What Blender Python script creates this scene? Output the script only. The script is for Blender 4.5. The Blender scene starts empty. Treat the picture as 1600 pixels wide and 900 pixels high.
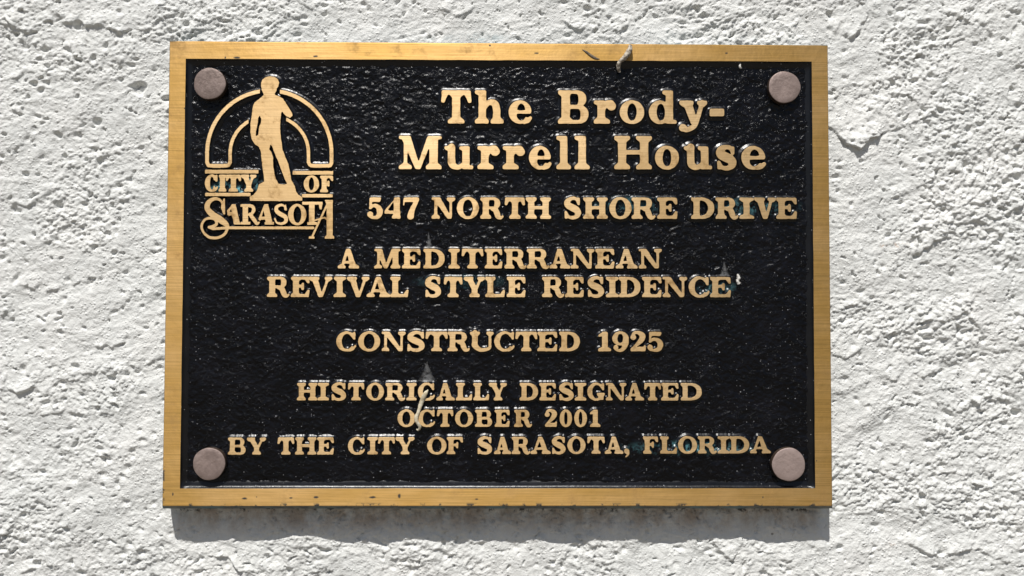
import bpy, math, random
import numpy as np
from mathutils import Vector, Matrix
from mathutils.geometry import tessellate_polygon

random.seed(7)
S = bpy.context.scene
COL = S.collection
mm = 0.001

# ------------------------------------------------------------------ camera
T = 0.0125                      # plaque front face stands this far off the mean wall plane
ZC = 1.60                       # height of the plaque's centre
PW, PH = 0.3556, 0.2481         # plaque size
F_PX = 1250.0                   # focal length in pixels of a 1600 wide picture
rx, ry, rz = (math.radians(a) for a in (-1.77089676, -0.62862, 0.16782262))
def _rot(rx, ry, rz):
    cx, sx, cy, sy, cz, sz = math.cos(rx), math.sin(rx), math.cos(ry), math.sin(ry), math.cos(rz), math.sin(rz)
    return (np.array([[cz, -sz, 0], [sz, cz, 0], [0, 0, 1]]) @ np.array([[cy, 0, sy], [0, 1, 0], [-sy, 0, cy]])
            @ np.array([[1, 0, 0], [0, cx, -sx], [0, sx, cx]]))
RC = _rot(rx, ry, rz)
def _w(v): return Vector((v[0], v[2], -v[1]))
right, down, fwd = (_w(RC[i]) for i in range(3))
CAM = Vector((0.00200942, -T - 0.42780526, ZC - 0.02142502))
cd = bpy.data.cameras.new('camera'); cam = bpy.data.objects.new('camera', cd); COL.objects.link(cam)
cd.sensor_width = 36; cd.lens = 36 * F_PX / 1600; cd.clip_start = 0.01; cd.clip_end = 500
m = Matrix.Identity(4)
for i in range(3):
    m[i][0], m[i][1], m[i][2], m[i][3] = right[i], -down[i], -fwd[i], CAM[i]
cam.matrix_world = m
S.camera = cam
S.render.resolution_x, S.render.resolution_y = 1024, 576

# ------------------------------------------------------------------ light
SUN = Vector((0.26, 1.0, -1.78)).normalized()           # direction the sunlight travels
elev = math.asin(-SUN.z); to_sun = -SUN
W = bpy.data.worlds.new('World'); S.world = W; W.use_nodes = True
nt = W.node_tree; bg = nt.nodes['Background']
sky = nt.nodes.new('ShaderNodeTexSky'); sky.sky_type = 'NISHITA'; sky.sun_disc = False
sky.sun_elevation = elev; sky.sun_rotation = math.atan2(to_sun.x, to_sun.y)
sky.dust_density = 1.5
nt.links.new(sky.outputs[0], bg.inputs[0]); bg.inputs[1].default_value = 0.05
sl = bpy.data.lights.new('sun', 'SUN'); sl.energy = 4.6; sl.angle = math.radians(0.5); sl.color = (1.0, 0.975, 0.935)
so = bpy.data.objects.new('sun', sl); COL.objects.link(so); so.location = (-1, -3, 6)
so.rotation_euler = SUN.to_track_quat('-Z', 'Y').to_euler()
S.view_settings.view_transform = 'Standard'; S.view_settings.look = 'None'
S.view_settings.exposure = 0.06; S.view_settings.gamma = 1

# measuring helpers: where a point of the photograph lies on an upright plane at depth Y
def on_plane(u, v, Y=-T):
    d = fwd + right * ((u - 800) / F_PX) + down * ((v - 450) / F_PX)
    t = (Y - CAM.y) / d.y
    return CAM + d * t
def fm(u, v, depth=0.0):        # -> plaque millimetres (x right, z up), origin plaque centre
    p = on_plane(u, v, -T + depth * mm)
    return p.x / mm, (p.z - ZC) / mm

# ------------------------------------------------------------------ noise (numpy)
def _hash(ix, iy, seed):
    h = (ix.astype(np.int64) * 374761393 + iy.astype(np.int64) * 668265263 + seed * 2147483647 + 1013904223) & 0xffffffff
    h = ((h ^ (h >> 13)) * 1274126177) & 0xffffffff
    h = ((h ^ (h >> 16)) * 2246822519) & 0xffffffff
    return ((h ^ (h >> 15)) & 0xffffff) / float(0xffffff)
def vnoise(x, y, seed):
    ix, iy = np.floor(x), np.floor(y); fx, fy = x - ix, y - iy
    ux = fx * fx * fx * (fx * (fx * 6 - 15) + 10); uy = fy * fy * fy * (fy * (fy * 6 - 15) + 10)
    a, b = _hash(ix, iy, seed), _hash(ix + 1, iy, seed); c, d = _hash(ix, iy + 1, seed), _hash(ix + 1, iy + 1, seed)
    return 2 * (a + (b - a) * ux + (c - a) * uy + (a - b - c + d) * ux * uy) - 1
def fbm(x, y, seed, octs=4, gain=0.5):
    s = 0; a = 1.0; n = 0
    for o in range(octs):
        c, q = math.cos(0.6 * o + seed), math.sin(0.6 * o + seed)
        s = s + a * vnoise((x * c - y * q) * 2 ** o + 17 * o, (x * q + y * c) * 2 ** o - 9 * o, seed + o); n += a; a *= gain
    return s / n
def worley(x, y, seed):
    ix, iy = np.floor(x), np.floor(y); best = np.full(x.shape, 9.0); rid = np.zeros(x.shape)
    for dx in (-1, 0, 1):
        for dy in (-1, 0, 1):
            cx, cy = ix + dx, iy + dy
            px = cx + _hash(cx, cy, seed); py = cy + _hash(cx, cy, seed + 31)
            d = np.hypot(px - x, py - y); r = _hash(cx, cy, seed + 77)
            k = d < best; best = np.where(k, d, best); rid = np.where(k, r, rid)
    return best, rid
def sstep(a, b, x):
    t = np.clip((x - a) / (b - a), 0, 1); return t * t * (3 - 2 * t)

# ------------------------------------------------------------------ objects
def mesh_obj(name, verts, faces, mats, parent=None, mids=None, smooth=True):
    me = bpy.data.meshes.new(name); me.from_pydata(verts, [], faces)
    for mt in mats: me.materials.append(mt)
    if mids is not None: me.polygons.foreach_set('material_index', np.asarray(mids, dtype=np.int32))
    me.polygons.foreach_set('use_smooth', np.full(len(me.polygons), smooth))
    me.update()
    o = bpy.data.objects.new(name, me); COL.objects.link(o)
    if parent: o.parent = parent
    return o
def grid_mesh(name, X, Y, Z, mats, parent=None):
    ny, nx = X.shape
    co = np.stack([X, Y, Z], -1).reshape(-1, 3).astype(np.float32)
    i = np.arange(ny * nx).reshape(ny, nx)
    q = np.stack([i[:-1, :-1], i[:-1, 1:], i[1:, 1:], i[1:, :-1]], -1).reshape(-1, 4)
    me = bpy.data.meshes.new(name)
    me.vertices.add(len(co)); me.vertices.foreach_set('co', co.ravel())
    me.loops.add(q.size); me.loops.foreach_set('vertex_index', q.ravel().astype(np.int32))
    me.polygons.add(len(q)); me.polygons.foreach_set('loop_start', np.arange(0, q.size, 4, dtype=np.int32))
    me.polygons.foreach_set('use_smooth', np.ones(len(q), dtype=bool))
    for mt in mats: me.materials.append(mt)
    me.update(calc_edges=True); me.validate()
    o = bpy.data.objects.new(name, me); COL.objects.link(o)
    if parent: o.parent = parent
    return o
def empty(name, loc=(0, 0, 0), parent=None):
    o = bpy.data.objects.new(name, None); COL.objects.link(o); o.location = loc; o.empty_display_size = 0.02
    if parent: o.parent = parent
    return o
def tag(o, label=None, cat=None, group=None, kind=None):
    for k, v in (('label', label), ('category', cat), ('group', group), ('kind', kind)):
        if v: o[k] = v
    return o

# ------------------------------------------------------------------ materials
class NB:
    def __init__(s, name):
        s.m = bpy.data.materials.new(name); s.m.use_nodes = True; s.t = s.m.node_tree
        s.p = s.t.nodes['Principled BSDF']; s.out = s.t.nodes['Material Output']
        s.co = s.t.nodes.new('ShaderNodeTexCoord').outputs['Object']
    def n(s, ty, **kw):
        nd = s.t.nodes.new(ty)
        for k, v in kw.items(): setattr(nd, k, v)
        return nd
    def link(s, a, b): s.t.links.new(a, b)
    def val(s, sock, v):
        if isinstance(v, bpy.types.NodeSocket): s.link(v, sock)
        else: sock.default_value = v
    def map(s, scale=(1, 1, 1), rot=(0, 0, 0), loc=(0, 0, 0), src=None):
        nd = s.n('ShaderNodeMapping'); nd.inputs['Scale'].default_value = scale; nd.inputs['Rotation'].default_value = rot
        nd.inputs['Location'].default_value = loc
        s.link(src or s.co, nd.inputs[0]); return nd.outputs[0]
    def noise(s, scale, detail=4, rough=0.5, vec=None, dist=0):
        nd = s.n('ShaderNodeTexNoise'); nd.inputs['Scale'].default_value = scale; nd.inputs['Detail'].default_value = detail
        nd.inputs['Roughness'].default_value = rough; nd.inputs['Distortion'].default_value = dist
        s.link(vec or s.co, nd.inputs['Vector']); return nd.outputs['Fac']
    def vor(s, scale, vec=None, rnd=1.0):
        nd = s.n('ShaderNodeTexVoronoi'); nd.inputs['Scale'].default_value = scale; nd.inputs['Randomness'].default_value = rnd
        s.link(vec or s.co, nd.inputs['Vector']); return nd
    def ramp(s, f, lo, hi, a=0.0, b=1.0):
        nd = s.n('ShaderNodeMapRange'); nd.interpolation_type = 'SMOOTHSTEP'
        for i, v in zip((1, 2, 3, 4), (lo, hi, a, b)): nd.inputs[i].default_value = v
        s.link(f, nd.inputs[0]); return nd.outputs[0]
    def math(s, op, a, b=0.0, c=0.0):
        nd = s.n('ShaderNodeMath', operation=op)
        for i, v in enumerate((a, b, c)): s.val(nd.inputs[i], v)
        return nd.outputs[0]
    def mix(s, f, a, b):
        nd = s.n('ShaderNodeMix', data_type='RGBA')
        s.val(nd.inputs[0], f)
        for k, v in ((6, a), (7, b)):
            if isinstance(v, tuple): v = v + (1,) if len(v) == 3 else v
            s.val(nd.inputs[k], v)
        return nd.outputs[2]
    def blob(s, x, z, r, rz=None, sharp=0.4, wob=0.0):      # soft round mask at plaque point x,z (mm)
        v = s.map(scale=(1 / (r * mm), 0, 1 / ((rz or r) * mm)), loc=(-x / r, 0, -z / (rz or r)))
        nd = s.n('ShaderNodeVectorMath', operation='LENGTH'); s.link(v, nd.inputs[0])
        d = nd.outputs['Value']
        if wob: d = s.math('ADD', d, s.math('MULTIPLY', s.math('SUBTRACT', s.noise(700, 3), 0.5), wob))
        return s.ramp(d, sharp, 1.0, 1.0, 0.0)
    def xyz(s):
        nd = s.n('ShaderNodeSeparateXYZ'); s.link(s.co, nd.inputs[0]); return nd.outputs
    def bump(s, h, strength, dist, prev=None):
        nd = s.n('ShaderNodeBump'); nd.inputs['Strength'].default_value = strength; nd.inputs['Distance'].default_value = dist
        s.link(h, nd.inputs['Height'])
        if prev: s.link(prev, nd.inputs['Normal'])
        return nd.outputs[0]

def bronze(name, ca, cb, rough, chips, aniso, streak):
    b = NB(name)
    fine = b.noise(1.0, 5, 0.65, b.map((26, 1, 2300)))
    mid = b.noise(1.0, 3, 0.6, b.map((14, 1, 1100)))
    big = b.noise(14, 4, 0.6, b.map((1, 1, 2.2)))
    col = b.mix(b.ramp(big, 0.35, 0.68), ca, cb)
    col = b.mix(b.ramp(fine, 0.34, 0.62, streak, 0.0), col, tuple(c * 0.55 for c in ca))
    dul = b.ramp(b.noise(60, 5, 0.7), 0.52, 0.70, 0.0, 0.5)
    col = b.mix(dul, col, (0.40, 0.27, 0.12))
    if not chips:                                   # each casting letter has worn and browned a little differently
        oi = b.n('ShaderNodeObjectInfo'); col = b.mix(b.math('MULTIPLY', oi.outputs['Random'], 0.38), col, (0.46, 0.30, 0.13))
        brown = b.ramp(b.noise(120, 5, 0.7), 0.54, 0.68, 0, 0.55); col = b.mix(brown, col, (0.34, 0.21, 0.09))
    r = b.math('ADD', b.math('MULTIPLY', mid, 0.22), rough - 0.11)
    b.link(b.math('ADD', r, b.math('MULTIPLY', dul, 0.3)), b.p.inputs['Roughness'])
    met = None
    if chips:
        X, Y, Z = b.xyz()
        low = b.ramp(Z, (-PH / 2 + 0.0022), (-PH / 2 + 0.0006), 0, 1)
        edge = b.math('MULTIPLY', low, b.ramp(b.noise(170, 5, 0.65), 0.53, 0.60))
        leftlow = b.math('MULTIPLY', b.math('MULTIPLY', b.ramp(X, -PW / 2 + 0.0018, -PW / 2 + 0.0003), b.ramp(Z, -0.09, -0.105)), b.ramp(b.noise(420, 4), 0.50, 0.56))
        msk = b.math('MAXIMUM', edge, leftlow)
        spk = b.ramp(b.vor(95).outputs['Distance'], 0.035, 0.06, 1, 0)
        spk = b.math('MULTIPLY', spk, b.ramp(b.noise(30, 2), 0.53, 0.58))
        msk = b.math('MAXIMUM', msk, spk)
        for (u, v, r1, r2) in ((382, 779, 1.9, .8), (455, 778, 1.3, .6), (494, 777, 1.9, .8), (582, 777, 2.4, .85), (624, 775, 1.1, 1.5),
                               (745, 780, 1.2, .5), (1192, 777, .5, .8), (1276, 720, .45, .7), (370, 90, 2.2, .8), (352, 90, .6, .8), (493, 88, 1.8, .7),
                               (1135, 83, 1.0, .6), (838, 83, 1.6, .6), (1240, 762, 2.2, .5), (270, 772, .6, 1.2)):
            x, z = fm(u, v); msk = b.math('MAXIMUM', msk, b.blob(x, z, r1, r2, 0.35, 0.9))
        col = b.mix(msk, col, (0.035, 0.028, 0.022))
        b.link(b.math('SUBTRACT', 1.0, msk), b.p.inputs['Metallic'])
    else:
        b.p.inputs['Metallic'].default_value = 1.0
    b.link(col, b.p.inputs['Base Color'])
    b.p.inputs['Anisotropic'].default_value = aniso
    tv = b.n('ShaderNodeCombineXYZ'); tv.inputs[2].default_value = 1.0; b.link(tv.outputs[0], b.p.inputs['Tangent'])
    n1 = b.bump(fine, 0.6, 0.00012)
    n2 = b.bump(b.noise(200, 4, 0.6), 0.22, 0.0006, n1)
    b.link(n2, b.p.inputs['Normal'])
    return b.m

BR_FRAME = bronze('brushed_bronze_border', (0.60, 0.37, 0.115), (0.71, 0.465, 0.195), 0.60, True, 0.62, 0.5)
BR_LETTER = bronze('brushed_bronze_letter', (0.74, 0.52, 0.265), (0.88, 0.65, 0.37), 0.60, False, 0.55, 0.5)

def black_paint(name, rough=0.22, flank=False):
    b = NB(name)
    base = b.mix(b.ramp(b.noise(60, 4, 0.6), 0.4, 0.7), (0.002, 0.002, 0.003), (0.005, 0.005, 0.0075))
    # dust specks, pale scuffs; the specks also paint sparkle into the colour
    def specks(sc, r, thr, amt, base):
        v = b.vor(sc); sp = b.n('ShaderNodeSeparateColor'); b.link(v.outputs['Color'], sp.inputs[0])
        k = b.math('MULTIPLY', b.ramp(v.outputs['Distance'], r * .7, r, 1, 0), b.ramp(sp.outputs[0], thr, thr + .03))
        k = b.math('MULTIPLY', k, b.math('MULTIPLY', sp.outputs[1], amt))
        return b.mix(k, base, (0.60, 0.60, 0.62))
    base = specks(760, .20, .87, .8, base); base = specks(270, .10, .88, .9, base)
    haze = b.ramp(b.noise(26, 6, 0.7), 0.62, 0.82, 0, 0.10)
    base = b.mix(haze, base, (0.08, 0.08, 0.09))
    # verdigris round the small emblem words
    v = None
    for (u, w, r1, r2, amt) in ((352, 288, 7, 4.5, 1.0), (378, 296, 7, 3.2, 1.0), (395, 280, 5, 4, .9), (405, 289, 3.5, 4.5, .7), (338, 296, 4.5, 3, .8), (470, 272, 5, 2, .4),
                                (980, 320, 30, 6, .28), (1180, 322, 30, 6, .36), (1080, 700, 45, 5, .42), (1120, 450, 14, 6, .35), (720, 440, 30, 5, .25)):
        x, z = fm(u, w, 1.0); k = b.math('MULTIPLY', b.blob(x, z, r1, r2, 0.1), amt); v = k if v is None else b.math('MAXIMUM', v, k)
    v = b.math('MULTIPLY', v, b.ramp(b.noise(330, 4, 0.65), 0.44, 0.58))
    base = b.mix(v, base, (0.16, 0.42, 0.47))
    b.link(base, b.p.inputs['Base Color'])
    b.link(b.math('ADD', b.math('MULTIPLY', b.noise(90, 4), 0.2), rough - 0.10), b.p.inputs['Roughness'])
    b.p.inputs['Specular IOR Level'].default_value = 0.27
    if flank:
        b.p.inputs['Specular IOR Level'].default_value = 0.48
        b.link(b.bump(b.noise(650, 4, 0.65), 0.22, 0.0006), b.p.inputs['Normal']); return b.m
    pim = b.ramp(b.vor(1250).outputs['Distance'], 0.0, 0.42, 1, 0)                     # casting pimples that glint
    pim = b.math('MULTIPLY', pim, b.ramp(b.noise(190, 4, 0.7), 0.47, 0.60))
    n0 = b.bump(pim, 0.9, 0.00030)
    n1 = b.bump(b.noise(1000, 3, 0.6), 0.5, 0.00035, n0)
    n2 = b.bump(b.noise(420, 3, 0.6), 0.6, 0.0009, n1)
    b.link(n2, b.p.inputs['Normal'])
    return b.m
BLACK = black_paint('black_leather_textured_paint')
FLANK = black_paint('black_paint_on_edges', 0.30, True)

def edge_metal():
    b = NB('tarnished_bronze_edge')
    c = b.mix(b.ramp(b.noise(160, 5, 0.65), 0.42, 0.62), (0.055, 0.06, 0.055), (0.13, 0.13, 0.10))
    c = b.mix(b.ramp(b.noise(45, 4), 0.5, 0.68, 0, 0.7), c, (0.07, 0.16, 0.18))
    b.link(c, b.p.inputs['Base Color']); b.p.inputs['Roughness'].default_value = 0.6; b.p.inputs['Metallic'].default_value = 0.15
    b.link(b.bump(b.noise(700, 4), 0.5, 0.0005), b.p.inputs['Normal']); return b.m
EDGE = edge_metal()

def bolt_mat():
    b = NB('dull_pinkish_grey_bolt_metal')
    c = b.mix(b.ramp(b.noise(190, 6, 0.72), 0.35, 0.66), (0.165, 0.12, 0.102), (0.295, 0.222, 0.195))
    c = b.mix(b.ramp(b.noise(1.0, 4, 0.7, b.map((300, 1, 1500), (0, 0.5, 0))), 0.56, 0.70, 0, 0.35), c, (0.36, 0.29, 0.265))
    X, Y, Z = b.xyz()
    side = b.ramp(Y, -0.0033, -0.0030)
    oi = b.n('ShaderNodeObjectInfo'); c = b.mix(b.math('MULTIPLY', oi.outputs['Alpha'], 0.75), c, (0.46, 0.355, 0.325))
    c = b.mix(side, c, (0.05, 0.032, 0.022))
    b.link(c, b.p.inputs['Base Color']); b.p.inputs['Roughness'].default_value = 0.52; b.p.inputs['Metallic'].default_value = 0.25
    b.link(b.bump(b.noise(420, 5, 0.65), 0.38, 0.0010), b.p.inputs['Normal']); return b.m
BOLT = bolt_mat()

def stucco_mat():
    b = NB('white_painted_rough_stucco')
    c = b.mix(b.ramp(b.noise(22, 5, 0.6), 0.35, 0.70), (0.775, 0.78, 0.755), (0.835, 0.83, 0.80))
    g = b.math('MULTIPLY', b.ramp(b.noise(150, 5, 0.7), 0.60, 0.74), 0.35)
    c = b.mix(g, c, (0.55, 0.54, 0.50))
    X, Y, Z = b.xyz()
    # mildew, rusty run-off under the plate, and brown painted in to warm its shadow
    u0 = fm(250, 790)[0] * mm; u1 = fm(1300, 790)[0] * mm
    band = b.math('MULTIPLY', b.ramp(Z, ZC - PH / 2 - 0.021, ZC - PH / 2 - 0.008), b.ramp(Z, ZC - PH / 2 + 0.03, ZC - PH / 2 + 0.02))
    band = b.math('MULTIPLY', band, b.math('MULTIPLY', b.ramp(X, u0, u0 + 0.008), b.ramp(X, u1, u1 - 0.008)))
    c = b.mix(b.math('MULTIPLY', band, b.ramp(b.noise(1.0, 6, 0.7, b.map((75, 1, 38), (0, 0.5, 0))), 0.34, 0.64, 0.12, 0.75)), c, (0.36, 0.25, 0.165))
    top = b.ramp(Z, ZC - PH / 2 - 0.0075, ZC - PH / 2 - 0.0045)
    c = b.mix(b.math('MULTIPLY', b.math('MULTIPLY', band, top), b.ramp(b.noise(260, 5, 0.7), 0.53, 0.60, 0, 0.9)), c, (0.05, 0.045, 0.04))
    dots = b.ramp(b.vor(55).outputs['Distance'], 0.03, 0.05, 1, 0)
    dots = b.math('MULTIPLY', dots, b.ramp(b.noise(11, 3), 0.55, 0.60))
    c = b.mix(b.math('MULTIPLY', dots, 0.7), c, (0.10, 0.09, 0.08))
    # greenish-blue wash above the plate
    for (uu, vv, rr, rq, amt) in ((745, 58, 26, 3.6, 0.5), (690, 62, 30, 3.2, .25), (1170, 60, 20, 2.6, .18)):
        p = on_plane(uu, vv, 0)
        vmap = b.map(scale=(1 / (rr * mm), 0, 1 / (rq * mm)), loc=(-p.x / (rr * mm), 0, -p.z / (rq * mm)))
        nd = b.n('ShaderNodeVectorMath', operation='LENGTH'); b.link(vmap, nd.inputs[0])
        k = b.math('MULTIPLY', b.ramp(nd.outputs['Value'], 0.1, 1, 1, 0), b.ramp(b.noise(180, 5, 0.7), 0.42, 0.62, 0, amt))
        c = b.mix(k, c, (0.33, 0.47, 0.50))
    # small rusty flecks
    for (uu, vv, rr) in ((1405, 382, 5), (1392, 852, 4), (1380, 384, 3)):
        p = on_plane(uu, vv, 0)
        vmap = b.map(scale=(1 / (rr * mm), 0, 1 / (rr * .5 * mm)), loc=(-p.x / (rr * mm), 0, -p.z / (rr * .5 * mm)))
        nd = b.n('ShaderNodeVectorMath', operation='LENGTH'); b.link(vmap, nd.inputs[0])
        c = b.mix(b.math('MULTIPLY', b.ramp(nd.outputs['Value'], 0.2, 1, 1, 0), b.ramp(b.noise(350, 3), 0.48, 0.58, 0, 0.6)), c, (0.42, 0.24, 0.12))
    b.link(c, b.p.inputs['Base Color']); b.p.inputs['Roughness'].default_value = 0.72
    b.p.inputs['Specular IOR Level'].default_value = 0.35
    v1 = b.ramp(b.vor(520).outputs['Distance'], 0.0, 0.5, 1, 0)
    n0 = b.bump(b.math('MULTIPLY', v1, b.ramp(b.noise(140, 3), .42, .6)), 0.75, 0.0006)
    n1 = b.bump(b.noise(1100, 5, 0.7), 0.75, 0.0008, n0)
    b.link(n1, b.p.inputs['Normal']); return b.m
STUCCO = stucco_mat()

# ------------------------------------------------------------------ the ground in front of the wall (out of view, added to bounce light onto it)
def ground():
    b = NB('bounce_ground')
    c = b.mix(b.ramp(b.noise(3, 6), 0.4, 0.65), (0.115, 0.10, 0.08), (0.155, 0.135, 0.105))
    b.link(c, b.p.inputs['Base Color']); b.p.inputs['Roughness'].default_value = 0.9
    o = mesh_obj('ground', [(-60, -90, 0), (60, -90, 0), (60, 0.0, 0), (-60, 0.0, 0)], [(0, 1, 2, 3)], [b.m], smooth=False)
    tag(o, 'unseen ground in front of the wall, added for bounce light', 'ground', kind='structure')
ground()

# ------------------------------------------------------------------ the stucco wall: real relief
def axis(c0, c1, step, lo, hi):
    a = list(np.arange(c0, c1, step)); s = step
    while a[-1] < hi: s = min(s * 1.22, 0.09); a.append(a[-1] + s)
    s = step; f = []
    x = c0
    while x > lo: s = min(s * 1.22, 0.09); x -= s; f.append(x)
    a = f[::-1] + a; a[0] = lo; a[-1] = hi
    return np.array(a)
LEDGES = [  # photo polyline, height mm, how far it fades upwards mm
    ([(1288, 190), (1308, 205), (1322, 222), (1345, 232), (1360, 214), (1400, 202), (1452, 178), (1475, 170)], 4.8, 11),
    ([(258, 846), (285, 862), (302, 872), (322, 873), (345, 868), (362, 877), (372, 892)], 3.5, 8),
    ([(70, 36), (104, 33), (122, 42), (150, 36), (188, 46)], 2.2, 6),
    ([(0, 20), (30, 45), (55, 70), (78, 78), (92, 70)], 1.8, 6),
    ([(15, 122), (45, 120), (55, 132), (76, 135)], 1.8, 5),
    ([(1605, 315), (1560, 340), (1500, 362), (1460, 376), (1428, 402)], 2.3, 7),
    ([(1305, 48), (1330, 58), (1345, 44), (1352, 30)], 2.6, 6),
    ([(0, 606), (25, 612), (54, 604)], 3.0, 8),
    ([(1608, 588), (1565, 606), (1535, 630), (1500, 642)], 2.2, 7),
    ([(1440, 498), (1478, 500), (1510, 486), (1540, 520)], 1.6, 6),
    ([(1300, 552), (1320, 560), (1350, 545)], 1.5, 5),
    ([(1380, 590), (1420, 596), (1470, 580)], 1.6, 6),
    ([(60, 650), (100, 640), (135, 655)], 1.3, 5),
    ([(120, 535), (165, 545), (210, 528)], 1.4, 6),
    ([(175, 560), (215, 575), (250, 560)], 1.3, 5),
    ([(30, 898), (60, 880), (95, 888)], 1.5, 5),
    ([(1420, 850), (1470, 870), (1520, 858), (1590, 880)], 1.7, 6),
    ([(880, 28), (905, 44), (920, 36), (950, 22)], 2.0, 6),
    ([(690, 10), (712, 22), (740, 12)], 1.6, 5),
    ([(1490, 20), (1530, 38), (1590, 18)], 1.8, 6),
    ([(1560, 130), (1600, 138)], 1.6, 5), ([(1570, 275), (1605, 265)], 1.6, 5),
    ([(240, 150), (262, 148)], 1.0, 4), ([(0, 310), (40, 320), (70, 300)], 1.3, 5),
    ([(30, 445), (70, 455), (120, 440)], 1.5, 5), ([(1110, 845), (1145, 875), (1160, 850)], 1.8, 6), ([(720, 835), (742, 852), (768, 838)], 1.3, 5),
]
PITS = [(216, 138, 4.4, 2.3), (124, 40, 3.0, 2.0), (150, 189, 2.6, 1.8), (72, 78, 2.0, 1.6), (54, 131, 2.2, 1.8), (40, 272, 1.8, 1.5), (213, 93, 1.3, 1.4), (188, 124, 1.3, 1.4),
        (100, 243, 1.5, 1.4), (1480, 666, 1.6, 1.6), (1462, 660, 1.4, 1.4), (1512, 686, 1.6, 1.8), (1450, 726, 1.3, 1.4), (1590, 645, 2.6, 2.0), (1562, 86, 1.6, 1.8), (1482, 46, 2.0, 1.7),
        (35, 380, 1.4, 1.3), (92, 490, 1.5, 1.5), (118, 573, 2.2, 1.6), (58, 880, 2.4, 1.8), (1432, 400, 2.0, 1.6), (1500, 555, 1.6, 1.5), (1470, 865, 2.0, 1.8), (1312, 855, 1.8, 1.6), (10, 210, 1.6, 1.4), (36, 846, 2.2, 1.6)]
def wall():
    xs = axis(-0.335, 0.335, 0.00056, -2.2, 2.2); zs = axis(ZC - 0.215, ZC + 0.195, 0.00056, -0.02, 2.6)
    X, Z = np.meshgrid(xs, zs); x, z = X / mm, (Z - ZC) / mm
    wx = x + 5 * fbm(x / 22, z / 22, 3, 3); wz = z + 5 * fbm(x / 22, z / 22, 9, 3)
    # slanting trowel direction
    c, q = math.cos(0.42), math.sin(0.42)
    tx, tz = wx * c + wz * q, -wx * q + wz * c
    low = fbm(wx / 70, wz / 55, 21, 3)
    mid = fbm(tx / 26, tz / 13, 31, 3)
    rough = sstep(-0.30, 0.50, fbm(x / 40, z / 30, 41, 4))           # calmer and rougher areas
    rough = np.clip(rough + 0.28 * np.exp(-((x - 255) / 60) ** 2) + 0.25 * np.exp(-((x + 240) / 60) ** 2 - ((z - 110) / 60) ** 2), 0.10, 1.2)
    f1, r1 = worley(tx / 5.6, tz / 4.6, 51); lump = np.sqrt(np.clip(1 - (f1 * 1.15) ** 2, 0, 1)) * (0.15 + 0.85 * r1)
    f2, r2 = worley(wx / 2.2, wz / 1.8, 61); grain = np.sqrt(np.clip(1 - (f2 * 1.35) ** 2, 0, 1)) * np.clip(r2 * 1.6 - .45, 0, 1)
    f3, r3 = worley(wx / 13, wz / 10, 71)
    pit = (r3 > 0.55) * np.clip(1 - f3 / (0.10 + 0.16 * r3), 0, 1)
    steep = np.maximum(fbm(tx / 8.5, tz / 6.4, 91, 2), -0.12)
    f4, r4 = worley(x / 7 + 0.3 * vnoise(x / 3, z / 3, 6), z / 6 + 0.3 * vnoise(x / 3, z / 3, 16), 171)
    pit2 = (r4 > 0.64) * np.clip(1 - f4 / (0.08 + 0.22 * (r4 - .64) / .36), 0, 1)
    f5, r5 = worley(wx / 1.5, wz / 1.35, 161); grit = np.sqrt(np.clip(1 - (f5 * 1.5) ** 2, 0, 1)) * np.clip(r5 * 2 - 0.9, 0, 1)
    Am = 0.22 + 0.78 * rough
    h = 1.8 * low + 1.15 * mid + Am * (0.80 * lump + 0.70 * steep) + (0.20 + 0.80 * rough) * 0.62 * grain + (0.35 + 0.65 * rough) * 0.46 * grit
    h += (0.35 + 0.65 * rough) * (0.42 * fbm(wx / 3.0, wz / 2.2, 81, 2, 0.6) + 0.42 * fbm(x / 1.4, z / 1.15, 83, 2, 0.6))
    crack = np.abs(fbm(tx / 17 + 3, tz / 9, 131, 3))                  # short torn edges where the trowel dragged
    tear = sstep(0.09, 0.0, crack) * sstep(0.15, 0.45, fbm(x / 13, z / 13, 141, 2)) * rough
    h -= 0.45 * tear
    h -= (0.7 + 0.6 * rough) * (1.5 * sstep(0, 1, pit) + 2.2 * sstep(0, 1, pit2))
    zl = 0
    for pts, A, fade in LEDGES:
        P = np.array([(lambda p: (p.x / mm, (p.z - ZC) / mm))(on_plane(u, v, -0.002)) for u, v in pts]); P = P[np.argsort(P[:, 0])]
        sel = (x > P[0, 0] - 8) & (x < P[-1, 0] + 8) & (z > P[:, 1].min() - 6) & (z < P[:, 1].max() + 45)
        xx, zz = x[sel], z[sel]
        pz = np.interp(xx, P[:, 0], P[:, 1]) + 1.3 * fbm(xx / 5, zz / 11, 5, 4, .6)
        big = A > 3.3; Aq = A if big else A * 0.75
        win = (1 if big else sstep(-0.25, 0.3, fbm(xx / 5, zz / 7, 25, 2) + 0.12)) * sstep(P[0, 0] - 5, P[0, 0] + 4, xx) * sstep(P[-1, 0] + 5, P[-1, 0] - 4, xx)
        v = zz - pz
        if big: Aq = A * (0.16 + 0.95 * np.exp(-((xx - P[np.argmin(P[:, 1]), 0]) / 10.0) ** 2)) * (0.8 + 0.5 * fbm(xx / 4, zz / 4, 44, 3))
        h[sel] += Aq * win * sstep(-0.7 if big else -1.5, 0.5 if big else 0.8, v) * np.exp(-np.maximum(v, 0) / fade)
    for (u, v, r, d) in PITS:
        p = on_plane(u, v, 0); cx, cz = p.x / mm, (p.z - ZC) / mm
        sel = (abs(x - cx) < 12) & (abs(z - cz) < 12)
        xx, zz = x[sel], z[sel]
        dd = np.hypot((xx - cx), (zz - cz) * 1.25) / (r * (1 + 0.35 * fbm(xx / 3, zz / 3, 15, 2)))
        h[sel] -= 1.25 * d * sstep(1.2, 0.6, dd)
    fadeout = sstep(1.2, 0.4, np.maximum(abs(X) / 1.0, abs(Z - ZC) / 0.8))
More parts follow.
